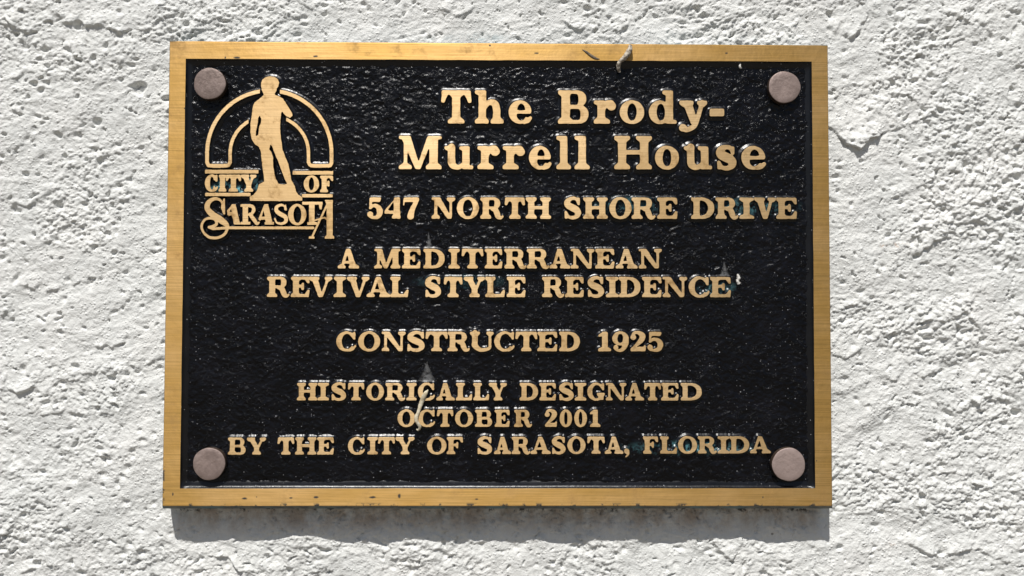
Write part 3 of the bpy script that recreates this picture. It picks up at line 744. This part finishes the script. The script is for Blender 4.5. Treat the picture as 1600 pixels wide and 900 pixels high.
# inscription -----------------------------------------------------------
LINES = [   # text, baseline y left/right, cap top offset px, weights, [x0, x1] of each character in the photograph, label
    ('TheBrody-', (192.6, 193.0), 51.4, .245, .115, [(689, 736.5), (742, 787), (794.8, 830.3), (871.8, 919.5), (928, 962.5), (968.5, 1006.7), (1014, 1057.3), (1061.8, 1105), (1109, 1131.5)],
     'upper row of the large title'),
    ('MurrellHouse', (264.0, 264.4), 51.6, .245, .115, [(623, 689.8), (694.5, 739.4), (746, 780.7), (785.4, 820), (826.6, 860.5), (868.6, 892), (896.8, 921.3), (959.7, 1018.8), (1023.5, 1061), (1068.5, 1112.6), (1120, 1150), (1158.5, 1196)],
     'lower row of the large title'),
    ('547NORTHSHOREDRIVE', (341.4, 341.8), 32.8, .285, .13, [(574, 598.4), (600.6, 625.7), (629.5, 654.3), (674.2, 711), (713.8, 748.2), (750.3, 786.5), (788.6, 820.4), (821.4, 860.9), (881.5, 908), (911.2, 949.6), (952.2, 986.7), (986.9, 1023.9), (1027, 1058.7), (1080, 1116), (1118.3, 1153.5), (1155.3, 1178), (1178.5, 1212.4), (1213, 1245.5)],
     'street address line'),
    ('AMEDITERRANEAN', (419.2, 419.3), 30.2, .285, .13, [(527.8, 561), (584.8, 625.7), (628, 657.2), (661.3, 694.6), (700.5, 718.3), (721.2, 755.2), (757.5, 785), (788, 822.5), (823, 858.4), (858.6, 891), (891.8, 929), (930.2, 960.2), (962.2, 996), (998, 1034)],
     'upper row describing the style'),
    ('REVIVALSTYLERESIDENCE', (463.9, 464.2), 31.2, .285, .13, [(417, 452.3), (454.2, 483.6), (482.3, 519), (521.2, 540.2), (541.4, 577), (573, 609.5), (609.6, 638.3), (664.1, 689.4), (693.3, 722.6), (724.5, 757.8), (758, 789.2), (791.8, 821.3), (846.9, 881.5), (882.8, 912.3), (918.1, 944.3), (946.8, 966.9), (966.9, 1000.7), (1003.3, 1034), (1035.3, 1073.8), (1076.3, 1108.3), (1109.6, 1142.2)],
     'lower row describing the style'),
    ('CONSTRUCTED1925', (548.5, 548.7), 30.0, .285, .13, [(525.2, 556), (559.5, 593.8), (596.3, 633.7), (635.8, 664.5), (664.8, 699.5), (699.2, 734), (734.2, 771.3), (772.3, 803.8), (805.2, 839.5), (839.6, 871), (873.8, 906), (934, 955), (956.8, 982.3), (984.8, 1009.3), (1011, 1037.3)],
     'construction year line'),
    ('HISTORICALLYDESIGNATED', (625.4, 625.5), 26.7, .285, .13, [(463.8, 495.5), (495.9, 513.8), (517.6, 541), (543.5, 569), (572.2, 599.8), (602, 633), (634.9, 650.8), (653, 679), (681.6, 710.3), (712.4, 738), (739.4, 764.5), (763.6, 792), (811.9, 840.6), (842.7, 868.8), (873.5, 897), (898, 916), (917.7, 944.7), (946.8, 978.7), (977, 1006.3), (1006.5, 1032.9), (1033, 1060.5), (1063.7, 1096.6)],
     'designation line'),
    ('OCTOBER2001', (666.7, 666.8), 26.2, .285, .13, [(621, 648.7), (653, 679.5), (682.7, 708.2), (711, 739), (742.2, 768.8), (773, 796.5), (803.4, 831), (851.2, 870.3), (874.5, 893.7), (897.3, 917), (921.3, 938)],
     'month and year line'),
    ('BYTHECITYOFSARASOTA,FLORIDA', (710.4, 708.2), 26.3, .285, .13, [(356, 383.5), (385.5, 415.6), (433.5, 459.6), (461, 494), (495.4, 521.5), (543.5, 569.6), (573.8, 590.3), (590.5, 617), (617.8, 647.5), (667.3, 697.5), (697.8, 723.7), (745.7, 769.5), (772, 798.7), (799.5, 828.5), (829, 860.6), (862.2, 884), (886.7, 914.8), (917.6, 945), (945, 974), (975, 984.5), (1004.8, 1028.7), (1031.5, 1058.2), (1059.7, 1089.2), (1090.6, 1120), (1121.5, 1139.8), (1139.9, 1170.8), (1172.2, 1204.5)],
     'bottom line naming the city'),
]
seed = 0
for text, (yl, yr), cap, st, th, xs, lab in LINES:
    line = empty('text_line', parent=plaque); line['label'] = lab
    xa, xb = xs[0][0], xs[-1][1]
    for ch, (u0, u1) in zip(text, xs):
        seed += 1
        vb = yl + (yr - yl) * ((u0 + u1) / 2 - xa) / (xb - xa)
        x0, z0 = fm(u0, vb); x1, _ = fm(u1, vb); _, z1 = fm((u0 + u1) / 2, vb - cap)
        ch_h = z1 - z0; w = (x1 - x0) / ch_h
        g = glyph(ch, w, st, th)
        big = cap > 40
        L = [np.stack([x0 + l[:, 0] * ch_h, z0 + l[:, 1] * ch_h], 1) for l in g.loops(2.6 if big else 3.4, .13 if big else .16, seed, 2)]
        raise_shape('letter', L, line, draft=1.05 if big else .80, jit=.004 + .03 * random.random())

# emblem ------------------------------------------------------------------
emblem = empty('emblem', parent=plaque); emblem['label'] = 'arched emblem with a standing figure above two rows of small words'
def px_shape(x0, x1, y0, y1, build, name, parent, sigma=2.2, res=6.0, wob=.10, draft=.7, sd=0):
    """shape measured in photo pixels (y down), traced into plaque millimetres"""
    g = Shape(x0, x1, -y1, -y0, res=res, pad=3); build(g)
    L = []
    for l in g.loops(sigma, 0, sd, 2):
        if wob: l = l + wob * np.stack([fbm(l[:, 0] * .35, l[:, 1] * .35, 3 + sd, 2), fbm(l[:, 0] * .35, l[:, 1] * .35, 23 + sd, 2)], 1) * 3
        L.append(np.array([fm(p[0], -p[1]) for p in l]))
    return raise_shape(name, L, parent, draft=draft, jit=.004 + .03 * random.random())
def Z2(pts): return [(300 + a / 6.667, -(100 + b / 6.667)) for a, b in pts]       # readings off two enlargements
def Z3(pts): return [(300 + a / 5.808, -(235 + b / 5.808)) for a, b in pts]
def W3(pts): return [(300 + a / 5.808, -(235 + b / 5.808), 0.86 * c / 5.808) for a, b, c in pts]

def figure(g):
    g.poly(Z2([(750, 322), (735, 290), (722, 245), (720, 200), (735, 160), (770, 138), (815, 129), (862, 136), (895, 160), (906, 195), (900, 228), (885, 250), (875, 285), (858, 312), (870, 326), (910, 338), (950, 365), (985, 420), (1016, 470),
                (1043, 510), (1046, 540), (1022, 559), (985, 545), (960, 520), (938, 492), (926, 520), (921, 580), (918, 640), (920, 720), (928, 790), (938, 850), (942, 895)])
           + Z3([(832, 20), (846, 60), (872, 120), (890, 200), (900, 268), (935, 330), (942, 370), (966, 405), (1000, 425), (1000, 456), (800, 460), (525, 456), (525, 420), (558, 405), (588, 370), (608, 310), (656, 282), (651, 220), (641, 160), (631, 80), (626, 10)])
           + Z2([(706, 885), (698, 862), (658, 838), (625, 790), (610, 720), (610, 620), (623, 540), (633, 450), (650, 402), (700, 365)]))
    g.poly(Z2([(705, 535), (722, 568), (718, 612), (700, 660), (690, 740), (668, 752), (662, 740), (668, 690), (680, 630), (690, 560)]), False)
    g.poly(Z3([(712, -55), (700, -10), (722, 20), (735, 60), (735, 130), (745, 200), (760, 260), (788, 306), (830, 312), (864, 303), (842, 260), (816, 190), (791, 120), (766, 60), (740, 0), (728, -40)]), False)
px_shape(380, 480, 112, 316, figure, 'figure', emblem, 2.4, 6, .12, 1.1, 1)
CX, CY = 420.8, -239.0
def arch(side):
    def f(g):
        def band(r, ym, h, lim):
            m = (abs(np.hypot(g.X - CX, (g.Y - CY) * (1.0 if r > 80 else 1.05)) - r) < h) & (g.Y > CY); g.put(m)
            g.put((abs(abs(g.X - CX) - r) < h) & (g.Y <= CY) & (g.Y > -255))
        band(97.2, 0, 2.85, 0); band(61.2, 0, 2.55, 0)
        for s_ in (-1, 1):
            g.stroke([(CX + s_ * 97.2, -252, 2.85), (CX + s_ * 96.2, -256.5, 2.8), (CX + s_ * 92, -259.0, 2.7), (CX + s_ * 68, -259.0, 2.7), (CX + s_ * 62.8, -256.5, 2.6), (CX + s_ * 61.4, -252, 2.55)])
        if side < 0:
            g.put(g.X > 406, False); g.put((g.X > 388) & (np.hypot(g.X - CX, g.Y - CY) < 75), False)
        else:
            g.put(g.X < 437.5, False); g.put((g.X < 447.5) & (np.hypot(g.X - CX, g.Y - CY) < 75), False)
    return f
px_shape(316, 526, 134, 264, arch(-1), 'arch', emblem, 2.0, 6, .10, 1.0, 2)
px_shape(316, 526, 134, 264, arch(1), 'arch', emblem, 2.0, 6, .10, 1.0, 3)
for (xa, xb, ya, yb) in ((320.5, 403.5, 265.6, 270.9), (457.5, 520.4, 267.6, 272.6), (320.7, 391.5, 301.6, 306.2), (472, 519.6, 303.6, 308.2)):
    px_shape(xa, xb, ya, yb, lambda g: g.rect(xa, -yb, xb, -ya), 'bar', emblem, 2.0, 6, .10, .8, int(xa))
def small(text, base, cap, xs):
    global seed
    for ch, (u0, u1) in zip(text, xs):
        seed += 1; x0, z0 = fm(u0, base); x1, _ = fm(u1, base); _, z1 = fm(u0, base - cap); H = z1 - z0
        g = glyph(ch, (x1 - x0) / H, .30, .13)
        raise_shape('letter', [np.stack([x0 + l[:, 0] * H, z0 + l[:, 1] * H], 1) for l in g.loops(3.2, .14, seed, 2)]  , emblem, draft=.75, jit=.004 + .03 * random.random())
small('CITY', 299.2, 26, [(320, 340), (341.5, 353.5), (352.5, 376.5), (376.0, 400.5)])
small('OF', 300.2, 25.6, [(474.5, 498.4), (500, 520.8)])
def sarasota():
    def bigS(g):
        g.poly([p for p in Z3([(298, 438), (300, 580), (285, 580), (262, 520), (270, 480), (285, 440)])])
        g.stroke(W3([(285, 500, 9), (255, 452, 11), (200, 440, 17), (148, 475, 25), (140, 530, 28), (190, 585, 32), (255, 628, 34), (310, 672, 26), (318, 715, 15), (290, 765, 14), (220, 795, 13), (150, 785, 13), (100, 735, 12), (88, 680, 12), (115, 630, 12), (165, 615, 12), (210, 630, 12), (222, 668, 15), (190, 690, 15), (150, 694, 8)]))
        g.stroke(W3([(150, 700, 9), (190, 712, 12), (330, 704, 13), (1100, 704, 13)]), smooth=False)
    px_shape(308, 495, 305, 376, bigS, 'letter', emblem, 1.8, 6, .08, .6, 31)
    def A1(g):
        g.poly(Z3([(362, 490), (395, 490), (430, 640), (440, 672), (380, 672), (372, 620), (350, 560), (335, 600), (318, 560)])); g.poly(Z3([(318, 545), (360, 500), (372, 520), (350, 566), (322, 590)])); g.rect(*Z3([(330, 590)])[0], *Z3([(380, 568)])[0])
        g.poly(Z3([(350, 535), (357, 535), (362, 560), (340, 560)]), False)
    px_shape(350, 378, 315, 355, A1, 'letter', emblem, 1.8, 6, .08, .5, 32)
    def R(g):
        g.rect(*Z3([(460, 672)])[0], *Z3([(508, 490)])[0]); g.rect(*Z3([(440, 673)])[0], *Z3([(528, 650)])[0]); g.rect(*Z3([(440, 512)])[0], *Z3([(470, 490)])[0])
        g.stroke(W3([(490, 502, 12), (545, 508, 16), (560, 540, 18), (540, 575, 14), (500, 585, 9)])); g.stroke(W3([(525, 580, 16), (560, 625, 20), (588, 664, 15), (608, 655, 8)]))
    px_shape(374, 408, 315, 354, R, 'letter', emblem, 1.8, 6, .08, .5, 33)
    def A2(g):
        g.poly(Z3([(655, 490), (690, 490), (735, 672), (672, 672), (668, 640), (645, 560), (620, 640), (602, 625)])); g.rect(*Z3([(620, 628)])[0], *Z3([(690, 605)])[0]); g.rect(*Z3([(660, 673)])[0], *Z3([(744, 652)])[0])
        g.poly(Z3([(650, 545), (662, 600), (632, 600)]), False)
    px_shape(400, 432, 315, 354, A2, 'letter', emblem, 1.8, 6, .08, .5, 34)
    def s2(g):
        g.stroke(W3([(845, 535, 8), (840, 508, 9), (805, 496, 12), (768, 515, 17), (768, 550, 20), (805, 580, 22), (848, 605, 21), (850, 645, 17), (810, 666, 12), (770, 655, 9), (752, 620, 8)]))
        g.poly(Z3([(852, 490), (862, 545), (845, 545), (838, 500)]))
    px_shape(427, 452, 315, 354, s2, 'letter', emblem, 1.8, 6, .08, .5, 35)
    def o2(g):
        c = Z3([(955, 583)])[0]; g.ell(c[0], c[1], 82 / 5.808, 96 / 5.808); c = Z3([(957, 583)])[0]; g.ell(c[0], c[1], 36 / 5.808, 76 / 5.808, False)
    px_shape(448, 482, 315, 354, o2, 'letter', emblem, 1.8, 6, .08, .5, 36)
    def t2(g):
        g.rect(*Z3([(1062, 674)])[0], *Z3([(1112, 475)])[0]); g.rect(*Z3([(1000, 492)])[0], *Z3([(1185, 468)])[0]); g.rect(*Z3([(1046, 675)])[0], *Z3([(1135, 652)])[0])
        g.poly(Z3([(1175, 470), (1185, 470), (1176, 535), (1160, 535), (1150, 490)]))
    px_shape(470, 505, 313, 354, t2, 'letter', emblem, 1.8, 6, .08, .5, 37)
    def A3(g):
        g.rect(*Z3([(1222, 795)])[0], *Z3([(1276, 452)])[0]); g.poly(Z3([(1205, 452), (1278, 452), (1278, 474), (1222, 492)])); g.poly(Z3([(1204, 800), (1290, 800), (1288, 780), (1274, 768), (1222, 768), (1206, 782)]))
        g.stroke(W3([(1228, 490, 10), (1165, 620, 10), (1090, 785, 10)]), smooth=False); g.poly(Z3([(1060, 800), (1112, 800), (1110, 782), (1062, 782)]))
        g.stroke(W3([(1112, 636, 7), (1160, 622, 8), (1200, 612, 8), (1235, 630, 10)]))
    px_shape(480, 524, 310, 375, A3, 'letter', emblem, 1.8, 6, .08, .6, 38)
sarasota()

# ------------------------------------------------------------------ small things stuck to the plaque
def tube(path, radii, name, mat, n=10, squash=1.0, rough=0.0):
    """swept tube through points (plaque mm, y toward the wall) with its own radius at each"""
    P = np.array(path, float); R = np.array(radii, float)
    t = np.linspace(0, len(P) - 1, (len(P) - 1) * 7 + 1)
    def cr(A):
        Q = np.concatenate([[2 * A[0] - A[1]], A, [2 * A[-1] - A[-2]]]); out = []
        for v in t:
            i = min(int(v), len(A) - 2); f = v - i; a, b, c, d = Q[i], Q[i + 1], Q[i + 2], Q[i + 3]
            out.append(0.5 * (2 * b + (c - a) * f + (2 * a - 5 * b + 4 * c - d) * f * f + (3 * b - a - 3 * c + d) * f ** 3))
        return np.array(out)
    C = cr(P); r = np.abs(cr(R)) + 0.02; T_ = np.gradient(C, axis=0); T_ /= np.linalg.norm(T_, axis=1)[:, None]
    v, f = [], []
    for i in range(len(C)):
        a = np.cross(T_[i], (0, 1, 0)); a /= np.linalg.norm(a); b = np.cross(T_[i], a)
        for k in range(n):
            w = 2 * math.pi * k / n; rr = r[i] * (1 + rough * (random.random() - .5))
            q = C[i] + a * rr * math.cos(w) + b * rr * squash * math.sin(w); v.append(tuple(q * mm))
    for i in range(len(C) - 1):
        for k in range(n): j = (k + 1) % n; f.append((i * n + k, i * n + j, (i + 1) * n + j, (i + 1) * n + k))
    f.append(tuple(range(n))); f.append(tuple(range(len(v) - 1, len(v) - n - 1, -1)))
    return v, f
def debris(name, path, radii, mat, label, cat, **kw):
    pts = [(*fm(u, v, y), y) for u, v, y in path]; pts = [(x, y, z) for x, z, y in pts]
    v, f = tube(pts, radii, name, mat, **kw)
    o = mesh_obj(name, v, f, [mat]); o.location = (0, -T, ZC); return tag(o, label, cat)
def dry_mat(name, a, b_, sc=500):
    b = NB(name); b.link(b.mix(b.ramp(b.noise(sc, 4, .7), .40, .60), a, b_), b.p.inputs['Base Color']); b.p.inputs['Roughness'].default_value = .85
    b.link(b.bump(b.noise(sc * 1.5, 3), .5, .0005), b.p.inputs['Normal']); return b.m
CASE = dry_mat('crusty_dry_case', (0.26, 0.21, 0.16), (0.62, 0.56, 0.47), 700)
STRAW = dry_mat('pale_dry_straw', (0.50, 0.42, 0.28), (0.66, 0.60, 0.46), 400)
TWIG = dry_mat('grey_brown_twig', (0.10, 0.08, 0.06), (0.20, 0.15, 0.10), 500)
FLUFF = dry_mat('pale_fluff', (0.55, 0.52, 0.47), (0.72, 0.70, 0.66), 800)
debris('insect_case', [(985, 71, -.9), (983, 80, -1.7), (976, 90, -2.0), (968.5, 97, -1.4), (966, 105, -.2), (968, 113, .6)], [.8, 1.45, 1.35, 1.05, 1.1, .6], CASE, 'crusty curled insect case hanging over the top border of the plaque', 'insect case', n=12, rough=.45)
debris('straw_wisp', [(669, 609, .3), (664, 616, -.5), (658.5, 629, .4), (653.5, 644, -.3), (650, 653, -.5), (652, 660, -.5), (656, 667, .1), (653.5, 672, .8), (650.5, 670.5, 1.0)], [.3, 1.15, 1.2, .85, 1.1, .9, .85, .5, .3], STRAW, 'pale dry wisp hanging across the month and year line', 'dry wisp', n=9, squash=.45, rough=.2)
debris('twig', [(910, 77.5, -.10), (916, 81, -.2), (924, 87, -.2), (931, 91, -.15), (937, 92.3, -.08)], [.15, .5, .7, .6, .15], TWIG, 'thin dark dry blade stuck flat on the top border', 'twig', n=8, squash=.35, rough=.2)
debris('fluff', [(1152, 428, 1.1), (1154, 434, .9), (1152.5, 439, .7), (1154.5, 443.5, .8)], [.4, .9, .7, 1.0], FLUFF, 'small white fluff right of the line ending in RESIDENCE', 'fluff', n=8, rough=.7)
def web_mat():
    b = NB('dusty_cobweb'); b.p.inputs['Base Color'].default_value = (.26, .26, .26, 1); b.p.inputs['Roughness'].default_value = 1
    at = b.n('ShaderNodeAttribute', attribute_name='web_thickness')
    b.link(b.math('MULTIPLY', b.ramp(b.noise(420, 6, .75), .36, .64, 0.04, .55), at.outputs['Fac']), b.p.inputs['Alpha']); return b.m
WEB = web_mat()
def cobweb(apex, bl, br, label):
    """a small sheet spun from the sunk field down to the top edges of the letters"""
    a = np.array([fm(*apex, FIELD - .1)[0], FIELD - .55, fm(*apex, FIELD - .1)[1]])
    p = np.array([fm(*bl)[0], .25, fm(*bl)[1]]); q = np.array([fm(*br)[0], .25, fm(*br)[1]])
    n = 10; v, f = [], []
    for side in (0, .06):
        for i in range(n + 1):
            t = i / n
            for j in range(n + 1):
                s = j / n; c = a + (p + (q - p) * s - a) * (t * .96 + .04)
                pinch = 1 - .22 * math.sin(math.pi * t) + random.uniform(-.12, .12)
                mid = a + ((p + q) / 2 - a) * t; c = mid + (c - mid) * pinch
                c = c + np.array([0, side - .25 * math.sin(math.pi * s) * t + random.uniform(-.05, .05), random.uniform(-.2, .2)])
                v.append(tuple(c * mm))
    m_ = (n + 1) ** 2
    for i in range(n):
        for j in range(n):
            k = i * (n + 1) + j; f.append((k, k + 1, k + n + 2, k + n + 1)); f.append((m_ + k, m_ + k + n + 1, m_ + k + n + 2, m_ + k + 1))
    o = mesh_obj('cobweb', v, f, [WEB])
    dn = o.data.attributes.new('web_thickness', 'FLOAT', 'POINT')          # thins out towards its ragged edges
    dn.data.foreach_set('value', np.array([(math.sin(math.pi * (j / n)) ** 1.1) * (.30 + .70 * i / n) for side in (0, 1) for i in range(n + 1) for j in range(n + 1)], dtype=np.float32)); o.location = (0, -T, ZC); return tag(o, label, 'cobweb', 'dusty cobwebs above the lettering')
cobweb((667, 564), (651, 596), (684, 596), 'largest dusty grey cobweb, above the C of HISTORICALLY')
cobweb((669.5, 362), (664, 387), (677, 387), 'small dusty cobweb above the letter D of MEDITERRANEAN')
cobweb((1131, 408), (1123, 431), (1142, 431), 'small dusty cobweb above the last E of RESIDENCE')
debris('fluff', [(1157, 100, 1.2), (1156, 104, 1.0), (1157.5, 107, 1.1)], [.35, .6, .45], FLUFF, 'tiny white fluff near the top border, left of the upper right bolt', 'fluff', n=8, rough=.7)
